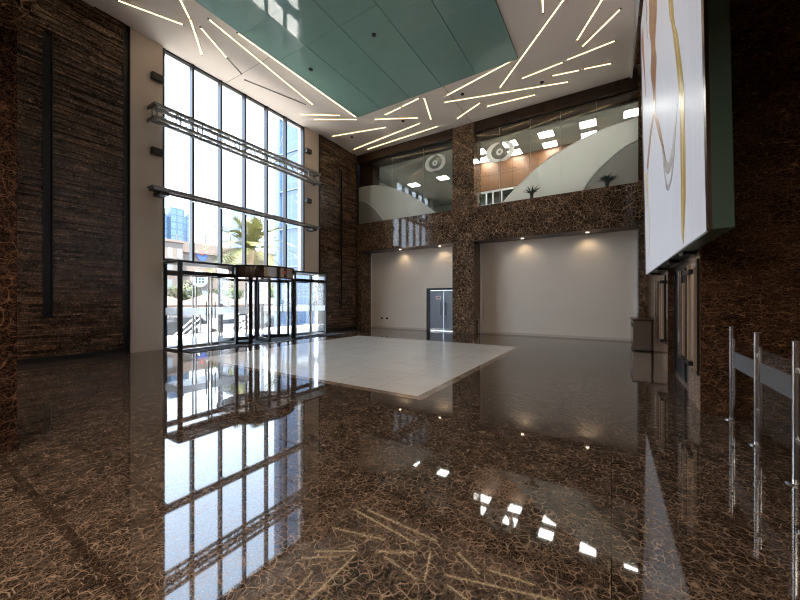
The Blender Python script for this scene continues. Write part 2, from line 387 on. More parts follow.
# ---- tall window in the left wall
ym = [4.89, 5.79, 6.73, 7.65, 8.60, 9.52, 10.51]
w = struct('window_1', MB().box(XL-.2, XL-.06, 4.89, 10.51, 2.70, 2.78).box(XL-.2, XL-.06, 4.89, 10.51, CZ-.05, CZ), 'black')
w['o'] = (0, 0, 0)
for i, y in enumerate(ym):
    yy = y+.035 if i == 0 else (y-.035 if i == 6 else y)
    MB().box(XL-.2, XL-.02, yy-.035, yy+.035, 2.74, CZ-.01).build('mullion', 'black', w)
for i in range(6):
    MB().box(XL-.13, XL-.118, ym[i]+.02, ym[i+1]-.02, 2.76, CZ-.03).build('pane', 'glass', w)

# ---- back wall
b = MB().box(-6.03, -5.04, YB, YB+.95, 0, CZ); struct('wall_back', b, 'stone')                       # middle column
b = MB().box(XL, -11.22, YB, YB+.95, 0, 4.07); struct('wall_back.001', b, 'stone')
b = MB().box(.79, XR+.3, YB, YB+.95, 0, CZ+.4); struct('wall_back.002', b, 'stone')
b = MB().box(XL, -6.03, YB, YB+.95, 4.07, 5.53).box(-5.04, .79, YB, YB+.95, 4.07, 5.53); struct('wall_back.003', b, 'stone')   # beam
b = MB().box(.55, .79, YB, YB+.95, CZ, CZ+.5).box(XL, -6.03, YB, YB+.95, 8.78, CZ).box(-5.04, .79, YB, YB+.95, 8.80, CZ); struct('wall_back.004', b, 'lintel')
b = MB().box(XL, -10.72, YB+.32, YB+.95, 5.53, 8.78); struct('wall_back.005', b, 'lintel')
b = MB().box(XL-.3, -7.80, YB+.90, YB+1.2, 0, 4.2).box(-7.80, -6.03, YB+.90, YB+1.2, 2.08, 4.2).box(-6.03, 1.4, YB+.90, YB+1.2, 0, 4.2); struct('wall_back.006', b, 'plaster_recess')
b = MB().box(-11.22, -7.80, YB+.87, YB+.90, 0, .09).box(-5.04, .79, YB+.87, YB+.90, 0, .09); struct('baseboard_back', b, 'plaster')
b = MB().box(-11.22, -6.03, YB+.02, YB+.88, 4.055, 4.07).box(-5.04, .79, YB+.02, YB+.88, 4.055, 4.07); struct('trim_11', b, 'bronze_dark')
b = MB().box(XL, XL+.02, YB+.5, YB+.9, 0, 4.07).box(-11.22, -11.19, YB+.84, YB+.9, 0, 4.05).box(-5.04, -5.0, YB+.84, YB+.9, 0, 4.05).box(.75, .79, YB+.84, YB+.9, 0, 4.05); struct('trim_12', b, 'white')

# grey double door in the left recess
DY = YB+.93
d = struct('door_1', MB().box(-7.80, -7.62, DY-.05, DY+.12, 0, 2.08).box(-7.62, -6.03, DY-.05, DY+.12, 1.98, 2.08), 'black')
for x0, x1, hx in ((-7.61, -6.90, -7.00), (-6.88, -6.17, -6.78)):
    lf = MB().box(x0, x1, DY, DY+.05, .02, 1.97, .004).build('door_leaf', 'door_grey', d)
    MB().tube((hx, DY-.06, .75), (hx, DY-.06, 1.40), .018).tube((hx, DY-.06, .85), (hx, DY, .85), .01).tube((hx, DY-.06, 1.3), (hx, DY, 1.3), .01).build('door_handle', 'black', lf)
    MB().box(x0+.03, x1-.03, DY-.006, DY, .03, .12).build('kick_plate', 'steel', lf)
s_ = MB().box(-7.30, -7.05, DY-.008, DY-.001, 1.50, 1.70).build('notice', 'sign', d)
MB().tube((-7.22, DY-.012, 1.63), (-7.22, DY-.007, 1.63), .03).box(-7.17, -7.08, DY-.011, DY-.007, 1.60, 1.66).box(-7.28, -7.08, DY-.011, DY-.007, 1.53, 1.56).build('notice_mark', 'sign_red', s_)
d2 = struct('door_2', MB().box(XR+.1, XR+.16, 6.78, 6.86, 0, 2.15).box(XR+.1, XR+.16, 8.96, 9.04, 0, 2.15).box(XR+.1, XR+.16, 6.78, 9.04, 2.07, 2.15).box(XR+.1, XR+.16, 7.87, 7.95, .0, 2.07), 'black')
for y0, y1 in ((6.86, 7.87), (7.95, 8.96)):
    lf = MB().box(XR+.12, XR+.14, y0, y1, .05, 2.07).build('door_leaf', plain('dark_blue_glass', (.035, .05, .065), .05, ior=1.6), d2)
MB().box(XR+.09, XR+.17, 6.86, 8.96, 0, .05).build('threshold', 'steel', d2)

# ---- right wall with the door opening under the screen
b = MB().box(XR, 1.6, 5.98, 6.78, 0, CZ+.4).box(XR, 1.6, 9.04, YB, 0, CZ+.4).box(XR, 1.6, 6.78, 9.04, 2.15, CZ+.4); struct('wall_right', b, 'stone_dark')
b = MB().box(1.6, 5, 6.0, 6.3, 0, CZ+.4); struct('wall_right.001', b, 'stone_dark')
b = MB().box(XR+.16, 1.6, 6.78, 9.04, 0, 2.15); struct('wall_right.002', b, 'black')
b = MB().box(XR-.006, XR+.001, 6.0, 6.76, 0.001, 2.15).box(XR-.006, XR+.001, 9.06, 9.66, 0.001, 2.15); struct('trim_13', b, marble('tan_brown_strip', (.18, .10, .065), (.36, .22, .145), (.60, .40, .27), scale=2.2, rough=.12))

# ---- mezzanine behind the upper glazing
b = MB().box(XL-.4, 1.6, YB+.95, 24, 5.2, 5.45); struct('floor.001', b, 'mezz_wall')
b = MB().box(XL-.4, 1.6, YB+.95, 24, 8.72, 8.9); struct('ceiling.003', b, 'mezz_ceil')
b = MB().box(XL-.6, 1.8, 23.7, 24, 5.2, 8.9); struct('wall_back.007', b, 'mezz_wall')
b = MB().box(XL-.6, XL-.4, YB+.95, 24, 5.2, 8.9); struct('wall_left.006', b, 'mezz_wall')
b = MB().box(1.6, 1.9, YB+.95, 24, 5.2, 8.9); struct('wall_right.003', b, 'mezz_wall')
b = MB().box(-6.4, 1.6, 17.4, 17.55, 7.2, 8.72); struct('wall_back.008', b, 'wood')
b = MB()
for x in (-6.0, -5.55, -5.2, -4.75, -4.1, -3.4): b.box(x-.03, x+.03, 17.42, 17.5, 5.45, 7.2)
b.box(-6.4, 1.6, 17.42, 17.5, 6.45, 6.5).box(-6.4, 1.6, 17.42, 17.5, 7.1, 7.2)
w4 = struct('window_4', b, 'white')
MB().box(-6.4, 1.6, 17.455, 17.465, 5.45, 7.2).build('pane', 'mezz_glass', w4)
# upper glazing with round white film
GY = YB+.20
def cat(pts, n=6):
    out = []
    P = [pts[0]]+list(pts)+[pts[-1]]
    for i in range(1, len(P)-2):
        for k in range(n):
            t = k/n; p0, p1, p2, p3 = P[i-1], P[i], P[i+1], P[i+2]
            out.append(tuple(.5*((2*p1[j]) + (-p0[j]+p2[j])*t + (2*p0[j]-5*p1[j]+4*p2[j]-p3[j])*t*t + (-p0[j]+3*p1[j]-3*p2[j]+p3[j])*t**3) for j in range(len(p1))))
    out.append(tuple(pts[-1])); return out
ZB = 5.53
def upper_window(name, x0, x1, outer, inner, seams, ztop):
    w = struct(name, MB().box(x0, x1, GY-.02, GY+.03, ZB, ZB+.03).box(x0, x1, GY-.02, GY+.03, ztop-.03, ztop), 'black')
    MB().box(x0, x1, GY, GY+.012, ZB+.03, ztop-.03).build('pane', 'mezz_glass', w)
    b = MB()
    for x in seams: b.box(x-.006, x+.006, GY-.003, GY+.015, ZB+.03, ztop-.03)
    b.build('glass_joint', 'mezz_wall', w)
    y = GY-.0065
    o, i = cat(outer), cat(inner)
    left = outer[0][1] > outer[-1][1]
    end = (x0 if left else x1)
    base = [(end, ZB+.03)]
    if left:
        band = [(x0, i[0][1])]+[(x0, o[0][1])]+[p for p in o if p[0] > x0]+[(i[-1][0], ZB+.03)]+[p for p in i[::-1] if p[0] > x0]
        core = [(x0, ZB+.03), (x0, i[0][1])]+[p for p in i if p[0] > x0]
    else:
        band = [(i[0][0], ZB+.03)]+o+[p for p in i[::-1]]
        core = i+[(x1, ZB+.03)]
    fw = MB().prism([(p[0], y, p[1]) for p in band], (0, .003, 0)).build('white_film', 'film_white', w)
    MB().prism([(p[0], y, p[1]) for p in core], (0, .003, 0)).build('grey_film', 'film_grey', w)
    e = MB()
    for poly in (o, i):
        for a, c in zip(poly, poly[1:]): 
            if a[0] >= x0 and c[0] >= x0: e.bar((a[0], y-.002, a[1]), (c[0], y-.002, c[1]), .03, .006) if False else e.tube((a[0], y, a[1]), (c[0], y, c[1]), .022, n=6)
    e.build('film_edge', 'film_edge', fw)
    return w
w2 = upper_window('window_2', XL+.01, -6.03, [(XL, 7.55), (-10.5, 7.48), (-9.5, 7.20), (-8.55, 6.74), (-7.77, 6.22), (-6.95, ZB+.03)],
                  [(XL, 6.88), (-11.03, 6.67), (-10.5, 6.27), (-10.12, 5.86), (-9.89, ZB+.03)], [-9.4, -7.6], 8.78)
w3 = upper_window('window_3', -5.04, .79, [(-3.85, ZB+.03), (-3.28, 6.12), (-2.21, 6.95), (-1.67, 7.22), (-.82, 7.53), (-.03, 7.72), (.79, 7.80)],
                  [(-.92, ZB+.03), (-.50, 6.14), (-.03, 6.58), (.42, 6.89), (.79, 7.05)], [-3.98, -2.75, -1.65, -.45], 8.80)
# swirling emblem and lettering on the glass
def crescent(cx, cz, r0, r1, a0, a1, shift, n=28):
    O = []; I = []
    for k in range(n+1):
        t = k/n; a = a0+(a1-a0)*t; wd = (r1-r0)*sin(pi*t)**.6
        O.append((cx+r1*cos(a)*shift, cz+r1*sin(a))); I.append((cx+(r1-wd-.01)*cos(a)*shift, cz+(r1-wd-.01)*sin(a)))
    return O, I
def emblem(win, cx, cz, s):
    y = GY-.006; b = MB()
    for (dx, a0, a1, r0, r1) in ((-.15, pi*.38, pi*1.72, .22, .44), (.17, -pi*.66, pi*.55, .24, .44)):
        O, I = crescent(cx+dx*s, cz, r0*s, r1*s, a0, a1, 1.05)
        for k in range(len(O)-1):
            b.prism([(O[k][0], y, O[k][1]), (O[k+1][0], y, O[k+1][1]), (I[k+1][0], y, I[k+1][1]), (I[k][0], y, I[k][1])], (0, .005, 0))
    b.prism([(cx+.15*s*cos(t*pi/16), y, cz+.15*s*sin(t*pi/16)) for t in range(32)], (0, .005, 0))
    e = b.build('emblem', 'film_edge', win)
    MB().prism([(cx+.06*s*cos(t*pi/10), y-.003, cz+.06*s*sin(t*pi/10)) for t in range(20)], (0, .002, 0)).build('emblem_centre', 'mezz_ceil', e)
emblem(w3, -3.98, 7.74, .95); emblem(w2, -7.0, 7.92, .85)
b = MB(); rnd = random.Random(3); x = -4.6
while x < -3.3:                                     # first, bolder line of script (illegible at this size)
    wd = rnd.uniform(.03, .09); h = rnd.choice((.03, .04, .05, .10))
    z = 6.93
    b.box(x, x+wd, GY-.006, GY-.001, z, z+.022); b.box(x, x+.018, GY-.006, GY-.001, z, z+h)
    if rnd.random() < .5: b.box(x+wd/2, x+wd/2+.02, GY-.006, GY-.001, z+.06+h*.3, z+.08+h*.3)
    x += wd+rnd.choice((.0, .0, .03, .06))
x = -4.6
while x < -3.35:
    wd = rnd.uniform(.015, .035); b.box(x, x+wd*.6, GY-.006, GY-.001, 6.79, 6.79+rnd.choice((.03, .03, .045))); x += wd+.012
b.build('lettering', 'ink', w3)

# ------------------------------------------------------------------ green ceiling panel
t = thing('ceiling_panel', 'large glossy green panel hung under the beige ceiling', 'ceiling panel', (-5.75, 6.5, CZ))
MB().box(-9.0, -2.5, 2.0, 11.05, CZ-.035, CZ).build('backing', 'green_dark', t)
b = MB(); xs = [-9.0, -7.76, -6.43, -5.12, -3.87, -2.5]; ys = [2.0, 3.25, 4.55, 5.85, 7.09, 8.38, 9.7, 11.05]
for i in range(5):
    for j in range(7):
        b.box(xs[i]+.006, xs[i+1]-.006, ys[j]+(.006 if j in (0, 4) else .0015), ys[j+1]-.0015, CZ-.075, CZ-.034)
b.build('panel_tiles', 'green', t)

# ------------------------------------------------------------------ ceiling LED lines
LEDG = 'linear lights scattered over the ceiling'
LED = [
 ((-10.73, 3.53), (-10.14, 4.79), 1, 'lit LED line at upper left, nearest the stone wall over the window'),
 ((-9.30, 4.30), (-9.76, 4.78), 1, 'short lit LED line meeting another end to end near green panel corner'),
 ((-9.78, 4.81), (-10.86, 5.69), 1, 'lit LED line pointing down at the second window pane from the left'),
 ((-9.34, 5.09), (-9.95, 9.44), 1, 'longest lit LED line between the green panel and the tall window'),
 ((-9.83, 5.12), (-10.34, 6.17), 1, 'lit LED line ending against an unlit grey one above the window'),
 ((-10.35, 6.22), (-10.65, 6.87), 0, 'short unlit grey LED line continuing a lit one above the window'),
 ((-10.85, 7.17), (-10.21, 9.28), 0, 'long unlit grey LED line above the middle of the tall window'),
 ((-9.12, 5.79), (-9.10, 11.05), 1, 'lit LED line running along the left edge of the green panel'),
 ((-10.89, 9.70), (-9.57, 10.61), 1, 'upper of two lit LED lines left of the green panel tip'),
 ((-10.72, 10.26), (-9.19, 11.22), 1, 'lower of two lit LED lines left of the green panel tip, touching it'),
 ((-8.52, 11.63), (-6.93, 12.49), 1, 'flat-lying lit LED line just right of the green panel tip'),
 ((-11.09, 11.78), (-8.50, 12.43), 1, 'lit LED line nearest the far left corner of the ceiling'),
 ((-11.12, 13.38), (-7.05, 12.93), 1, 'upper of two nearly parallel lit LED lines above left mezzanine window'),
 ((-10.53, 13.74), (-6.51, 13.57), 1, 'lower of two nearly parallel lit LED lines above left mezzanine window'),
 ((-7.96, 11.57), (-7.11, 11.46), 1, 'left half of the broken lit LED line along the green front edge'),
 ((-7.02, 11.43), (-6.21, 11.31), 1, 'right half of the broken lit LED line along the green front edge'),
 ((-6.03, 11.39), (-6.50, 12.90), 1, 'steep lit LED line standing left of the ceiling joint'),
 ((-5.23, 11.70), (-2.63, 11.09), 1, 'lit LED line leading to the right corner of the green panel'),
 ((-5.49, 12.07), (-1.29, 13.24), 1, 'long shallow lit LED line above the right mezzanine window'),
 ((-4.33, 12.83), (-5.51, 13.42), 1, 'short slanted lit LED line above the middle stone column'),
 ((-4.17, 13.21), (-2.42, 13.42), 1, 'lit LED line closest to the lintel of the right mezzanine window'),
 ((-3.40, 12.28), (-.85, 9.35), 1, 'long steep lit LED line right of the green panel corner'),
 ((-1.44, 8.9), (-1.54, 9.69), 1, 'lit LED line cut by the top of the picture, right of the green panel'),
 ((-.85, 11.25), (-.15, 10.0), 1, 'left of two steep lit LED lines in the far right of the ceiling'),
 ((-.73, 11.62), (.20, 10.67), 1, 'right of two steep lit LED lines in the far right of the ceiling'),
 ((-2.62, 12.19), (-1.33, 12.06), 1, 'left half of the upper broken LED line in the right ceiling'),
 ((-1.19, 12.01), (.09, 11.88), 1, 'right half of the upper broken LED line in the right ceiling'),
 ((-1.70, 12.60), (-.91, 12.77), 1, 'left half of the lower broken LED line in the right ceiling'),
 ((-.76, 12.78), (.0, 12.95), 1, 'right half of the lower broken LED line in the right ceiling'),
 # unseen lines added overhead in the same pattern, for light and reflections
 ((-1.9, 2.2), (-.4, 6.9), 1, 'added lit LED line overhead beyond the top edge, right of green panel'),
 ((-1.2, 7.4), (-2.2, 4.1), 1, 'added lit LED line overhead beyond the top edge, beside green panel'),
 ((.1, 3.0), (-.3, 8.8), 1, 'added lit LED line overhead beyond the top edge, above the wide screen'),
 ((-10.9, 1.4), (-9.6, 3.4), 1, 'added lit LED line overhead in the near left corner of the ceiling'),
 ((-8.2, 1.6), (-3.4, 1.2), 1, 'added lit LED line overhead close to the portal beam'),
]
for (a, c, on, lab) in LED:
    mid = ((a[0]+c[0])/2, (a[1]+c[1])/2, CZ)
    t = thing('linear_light', lab, 'ceiling light', mid, LEDG)
    A, B = Vector((*a, CZ)), Vector((*c, CZ)); d = (B-A).normalized()
    MB().bar(A-d*.03+Vector((0, 0, -.0065)), B+d*.03+Vector((0, 0, -.0065)), .05, .012).build('housing', 'led_off', t)
    MB().bar(A+Vector((0, 0, -.012)), B+Vector((0, 0, -.012)), .036, .012).build('diffuser', 'led' if on else 'led_off', t)
    for p0, p1 in ((A-d*.04, A), (B, B+d*.04)): MB().bar(p0+Vector((0, 0, -.0105)), p1+Vector((0, 0, -.0105)), .05, .02).build('end_cap', 'darkbox', t)
for (x, y, z, lab) in ((-4.71, 11.95, CZ, 'small black ceiling spot above the middle column, between two LED lines'), (-7.59, 12.4, CZ, 'small black ceiling spot below the flat LED line right of panel tip'),
                    (-10.38, 12.34, CZ, 'small black ceiling spot in the far left corner of the ceiling'), (-2.07, 12.78, CZ, 'small black ceiling spot above the right mezzanine window'),
                    (-5.78, 7.84, CZ-.07, 'black spot set in the middle of the green panel'), (-8.41, 7.92, CZ-.07, 'black spot set in the green panel close to its left edge')):
    t = thing('ceiling_spot', lab, 'ceiling spot', (x, y, z), 'black spots in the ceiling')
    MB().arcwall((x, y), .04, .065, 0, 2*pi, z-.025, z+.001, 16).build('ring', 'black', t)
    MB().disc((x, y), .045, z-.015, z-.005, 16).build('lens', 'darkbox', t)

# ------------------------------------------------------------------ mezzanine light panels
for (x, y, lab) in ((-3.95, 15.92, 'square white ceiling panel light just above the round glass emblem'), (-3.98, 16.97, 'white panel light behind the right side of the round glass emblem'),
                    (-5.50, 17.0, 'white panel light at the left edge of right mezzanine window, farther one'), (-5.45, 16.0, 'white panel light at the left edge of right mezzanine window, nearer one'),
                    (-2.40, 15.84, 'nearer white panel light over the timber wall, right of the emblem'), (-2.40, 16.95, 'farther white panel light over the timber wall, right of the emblem'),
                    (-.80, 15.80, 'white panel light above the white film arc, nearer of two'), (-.81, 16.88, 'white panel light partly behind the white film arc'),
                    (.72, 15.77, 'white panel light at the far right end of the mezzanine'), (-8.41, 18.26, 'white panel light at the right of the left mezzanine window'),
                    (-10.46, 18.42, 'white panel light in the centre of the left mezzanine window')):
    t = thing('panel_light', lab, 'ceiling light', (x, y, 8.72), 'square panel lights on the mezzanine')
    MB().box(x-.31, x+.31, y-.31, y+.31, 8.70, 8.721).build('frame', 'white', t)
    MB().box(x-.28, x+.28, y-.28, y+.28, 8.69, 8.7005).build('diffuser', 'panel_light', t)
# plants on the mezzanine ledge
def ledge_plant(x, lab):
    t = thing('potted_plant', lab, 'plant', (x, YB+.09, 5.53), 'plants on the mezzanine ledge')
    MB().tube((x, YB+.09, 5.53), (x, YB+.09, 5.74), .05, .075, 14).build('pot', 'darkbox', t)
    b = MB(); r = random.Random(int(x*100))
    for k in range(46):
        a = r.uniform(0, 2*pi); l = r.uniform(.2, .48); e = r.uniform(.25, 1.2)
        p0 = Vector((x, YB+.09, 5.70)); p1 = p0+Vector((cos(a)*cos(e)*l, sin(a)*cos(e)*l*.18, sin(e)*l*.9)); wv = Vector((-sin(a), cos(a), 0))*.03
        m_ = (p0+p1)/2+Vector((0, 0, .04))
        b.prism([p0, m_+wv, p1, m_-wv], (0, .0, .004))
    b.build('leaves', 'leafpot', t)
ledge_plant(-2.68, 'dark bushy plant on the stone ledge, before the white film arc')
ledge_plant(-.12, 'dark bushy plant on the stone ledge, before the grey film corner')

# ------------------------------------------------------------------ recess downlights
for (x, lab, e) in ((-9.05, 'left downlight under the beam above the grey door recess', 1), (-6.85, 'right downlight under the beam above the grey door recess', 1),
                 (-3.1, 'left downlight under the beam over the right recess', 1), (-.75, 'right downlight under the beam over the right recess', 1)):
    y = YB+.42; z = 4.056
    t = thing('downlight', lab, 'downlight', (x, y, z), 'downlights under the stone beam')
    MB().arcwall((x, y), .06, .085, 0, 2*pi, z-.012, z, 20).build('ring', 'steel', t)
    MB().disc((x, y), .06, z-.005, z-.001, 20).build('lens', 'spot', t)
    L = bpy.data.lights.new('downlight_lamp', 'SPOT'); L.energy = 3; L.color = (1, .78, .52); L.spot_size = 2.1; L.spot_blend = .8; L.shadow_soft_size = .05
    o = bpy.data.objects.new('downlight_lamp', L); o.location = (x, y+.1, z-.03); o.rotation_euler = (math.radians(14), 0, 0); COL.objects.link(o)
for (x, lab) in ((-10.64, 'left dark wall socket low on the beige recess wall'), (-10.30, 'right dark wall socket low on the beige recess wall')):
    x += .12
    t = thing('wall_socket', lab, 'socket', (x, YB+.90, .5), 'sockets low on the recess wall')
    MB().box(x-.07, x+.07, YB+.885, YB+.901, .47, .56, .004).build('plate', 'darkbox', t)
    MB().box(x-.03, x+.03, YB+.880, YB+.886, .495, .535).build('insert', 'black', t)
t = thing('steel_guard', 'small upright steel guard at the right foot of the middle column', 'corner guard', (-5.0, YB+.5, 0))
MB().box(-5.04, -4.99, YB+.45, YB+.60, 0, .62, .006).build('plate', 'steel', t)
MB().box(-5.04, -4.98, YB+.44, YB+.61, .60, .64).build('cap', 'alu', t)

# ------------------------------------------------------------------ window bracing: truss, flat beam, small boxes
TX, TW = XL+.13, .34
t = thing('lattice_truss', 'grey steel lattice truss crossing high in front of the tall window', 'truss', (TX+.15, 7.7, 6.9))
y0, y1 = 4.50, 11.0; zs = (6.76, 7.14); xs_ = (TX+.03, TX+.32)
for z in zs:
    for x in xs_: MB().box(x-.042, x+.042, y0, y1, z-.042, z+.042).build('chord', 'alu', t)
nb = 10
for i in range(nb+1):
    y = y0+.05+(y1-y0-.1)*i/nb
    b = MB()
    for z in zs: b.bar((xs_[0], y, z), (xs_[1], y, z), .03, .03)
    for x in xs_: b.bar((x, y, zs[0]), (x, y, zs[1]), .03, .03)
    b.build('cross_frame', 'alu', t)
b = MB()
for i in range(nb):
    a = y0+.05+(y1-y0-.1)*i/nb; c = y0+.05+(y1-y0-.1)*(i+1)/nb; up = i % 2
    for x in xs_: b.bar((x, a, zs[up]), (x, c, zs[1-up]), .022, .022)
    for z in zs: b.bar((xs_[up], a, z), (xs_[1-up], c, z), .022, .022)
b.build('diagonal_brace', 'alu', t)
for y in (y0, y1):
    for z in zs: MB().box(XL, xs_[1]+.04, y-.025, y+.025, z-.045, z+.045).build('end_plate', 'alu', t)
t = thing('flat_beam', 'slim grey steel beam crossing the tall window below the truss', 'beam', (TX+.15, 7.7, 4.75))
MB().box(TX, TX+.36, 4.42, 11.0, 4.74, 4.79, .008).box(TX+.02, TX+.05, 4.46, 10.95, 4.68, 4.74).box(TX+.31, TX+.34, 4.46, 10.95, 4.68, 4.74).build('profile', 'alu', t)
for y in ym[1:6]: MB().box(XL-.02, TX+.02, y-.03, y+.03, 4.68, 4.75).build('bracket', 'alu', t)
for y in (4.76, 10.72): MB().box(XL, TX+.30, y-.12, y+.12, 4.58, 4.68, .01).build('end_bracket', 'darkbox', t)
for (y, z, lab) in ((4.72, 8.14, 'small dark box on the beige strip left of the window, above the truss'), (4.72, 5.92, 'small dark box on the beige strip left of the window, below the truss'),
                    (10.66, 8.16, 'small dark box on the beige strip right of the window, above the truss'), (10.66, 5.94, 'small dark box on the beige strip right of the window, below the truss')):
    t = thing('wall_box', lab, 'box', (XL, y, z), 'small boxes beside the tall window')
    MB().box(XL, XL+.13, y-.15, y+.15, z-.10, z+.10, .012).build('housing', 'darkbox', t)
    MB().box(XL+.13, XL+.14, y-.11, y+.11, z-.07, z+.07).build('front_plate', 'darkbox', t)

# ------------------------------------------------------------------ entrance
XF = -10.65; XW = XL-.04
def pane_with_band(x0, x1, y0, y1, z0, z1, parent, name='glass_pane'):
    g = MB().box(x0, x1, y0, y1, z0, z1).build(name, 'glass', parent)
    e = .004
    if x1-x0 < y1-y0: MB().box(x0-e, x1+e, y0+.01, y1-.01, 1.04, 1.26).build('frosted_band', 'band', g)
    else: MB().box(x0+.01, x1-.01, y0-e, y1+e, 1.04, 1.26).build('frosted_band', 'band', g)
    return g
def vestibule(y0, y1, lab, left):
    t = thing('glass_vestibule', lab, 'glass vestibule', ((XF+XW)/2, (y0+y1)/2, 0), 'glass boxes flanking the revolving door')
    for x in (XF, XW):
        for y in (y0, y1):
            MB().box(x-.05, x+.05, y-.05, y+.05, 0, 2.60).build('post', 'black', t)
    MB().box(XW-.05, XF+.07, y0-.07, y1+.07, 2.60, 2.67, .01).build('roof', 'black', t)
    MB().box(XF-.12, XF+.03, y0+.05, y1-.05, 2.24, 2.36).build('operator_header', 'black_gloss', t)
    MB().box(XW-.05, XW+.05, y0+.05, y1-.05, 2.26, 2.42).build('outer_header', 'black_gloss', t)
    MB().box(XF-.006, XF+.006, y0+.05, y1-.05, 2.36, 2.60).build('transom_glass', 'glass', t)
    for x in (XF, XW): MB().box(x-.04, x+.04, y0+.05, y1-.05, 0, .05).build('bottom_rail', 'alu', t)
    ymid = (y0+y1)/2
    for x in (XF, XW):
        for a, c in ((y0+.06, ymid-.03), (ymid+.03, y1-.06)):
            g = pane_with_band(x-.006, x+.006, a, c, .06, 2.26, t, 'door_leaf')
            s0 = c-.035 if a < ymid-.1 else a
            MB().box(x-.02, x+.02, s0, s0+.035, .06, 2.26).build('stile', 'alu', g)
            hy = s0+(-.08 if a < ymid-.1 else .1)
            if x == XF: MB().tube((x+.05, hy, .75), (x+.05, hy, 1.45), .014).tube((x+.05, hy, .85), (x, hy, .85), .009).tube((x+.05, hy, 1.35), (x, hy, 1.35), .009).build('pull_handle', 'black', g)
    ys_ = y0 if left else y1
    pane_with_band(XW+.06, XF-.06, ys_-.006, ys_+.006, .06, 2.60, t, 'side_glass')
    MB().box(XW+.05, XF-.05, ys_-.03, ys_+.03, 0, .06).build('side_rail', 'alu', t)
    return t
vestibule(4.96, 6.70, 'black framed glass box with sliding doors, left of the revolving door', True)
vestibule(9.14, 10.90, 'black framed glass box right of the revolving door, near the stone wall', False)
# revolving door
C = (-11.27, 7.92); R = 1.30
t = thing('revolving_door', 'revolving door with curved mirror-bronze canopy in the middle of the entrance', 'revolving door', (*C, 0))
MB().disc(C, R+.03, 2.30, 2.68, 56).build('canopy', 'mirror_steel', t)
MB().arcwall(C, R+.0, R+.045, 0, 2*pi, 2.64, 2.69, 56).arcwall(C, R, R+.045, 0, 2*pi, 2.27, 2.31, 56).build('canopy_trim', 'black_gloss', t)
MB().disc(C, R-.02, .0, .012, 56).build('floor_disc', 'mat', t)
MB().arcwall(C, R-.05, R+.03, .0, 2*pi, 0, .02, 56).build('floor_ring', 'alu', t)
for a0, a1 in ((math.radians(44), math.radians(136)), (math.radians(224), math.radians(316))):
    g = MB().arcwall(C, R-.02, R-.005, a0, a1, .02, 2.28).build('curved_glass', 'glass', t)
    MB().arcwall(C, R-.025, R-.001, a0+.03, a1-.03, 1.04, 1.26).build('frosted_band', 'band', g)
    for a in (a0, a1):
        x, y = C[0]+(R-.01)*cos(a), C[1]+(R-.01)*sin(a)
        MB().box(x-.045, x+.045, y-.045, y+.045, 0.01, 2.3).build('jamb_post', 'black_gloss', t)
    MB().arcwall(C, R-.04, R+.01, a0, a1, .015, .10).build('curved_rail', 'black', t)
MB().tube((*C, .012), (*C, 2.3), .05, n=16).build('shaft', 'black', t)
for k in range(4):
    a = math.radians(-16+90*k); dv = Vector((cos(a), sin(a), 0)); P = Vector((*C, 0))
    q = lambda r, z: P+dv*r+Vector((0, 0, z))
    lf = MB().bar(q(.07, .10), q(.07, 2.24), .05, .05).bar(q(R-.09, .05), q(R-.09, 2.24), .08, .06).bar(q(.07, .10), q(R-.09, .10), .05, .12).bar(q(.07, 2.22), q(R-.09, 2.22), .05, .08).build('door_wing', 'black', t)
    nrm = Vector((-sin(a), cos(a), 0))*.006
    g = MB().prism([q(.09, .16)-nrm, q(R-.13, .16)-nrm, q(R-.13, 2.18)-nrm, q(.09, 2.18)-nrm], nrm*2).build('wing_glass', 'glass', lf)
    MB().bar(q(R-.3, .9)+nrm*8, q(R-.3, 1.5)+nrm*8, .025, .025).bar(q(R-.3, .95), q(R-.3, .95)+nrm*8, .02, .02).bar(q(R-.3, 1.45), q(R-.3, 1.45)+nrm*8, .02, .02).build('push_bar', 'alu', lf)
a = math.radians(8); MB().box(C[0]+(R+.02)*cos(a), C[0]+(R+.05)*cos(a), C[1]+(R)*sin(a)-.05, C[1]+R*sin(a)+.05, 2.42, 2.54).build('red_plate', 'sign_red', t)  # small plain red block on the canopy rim
# lower facade filler beside the entrance (opening ends behind the right glass box)
b = MB().box(XL-.12, XL-.02, 10.96, 11.75, 0, .04).box(XL-.12, XL-.02, 11.70, 11.78, 0, 2.72).box(XL-.12, XL-.02, 10.9, 11.75, 2.64, 2.72); wf = struct('window_5', b, 'black')
MB().box(XL-.08, XL-.068, 10.96, 11.70, .04, 2.64).build('pane', 'glass', wf)
# door mat cut round the revolving door
pts = [(XF+.06, 4.90), (-10.06, 4.90), (-10.06, 7.35)]
r_ = R+.06; 
def onc(y): return C[0]+math.sqrt(max(0, r_*r_-(y-C[1])**2))
arc = [(onc(y), y) for y in [7.35+(8.49-7.35)*k/14 for k in range(15)]]
yl = C[1]-math.sqrt(r_*r_-(XF+.06-C[0])**2); yr = 2*C[1]-yl
mp = [(XF+.06, 4.90), (-10.02, 4.90), (-10.02, yl+.3)]
arcpts = [(onc(yl+(yr-yl)*k/24), yl+(yr-yl)*k/24) for k in range(25)]
left_arc = [p for p in arcpts if p[1] <= C[1] and p[0] < -10.05]
right_arc = [p for p in arcpts if p[1] > C[1] and p[0] < -10.05]
polyL = [(XF+.06, 4.95), (-10.05, 4.95), (-10.05, left_arc[-1][1])]+left_arc[::-1]
polyR = [(-10.05, right_arc[0][1]), (-10.05, 11.5), (XF+.06, 11.5)]+right_arc[::-1]
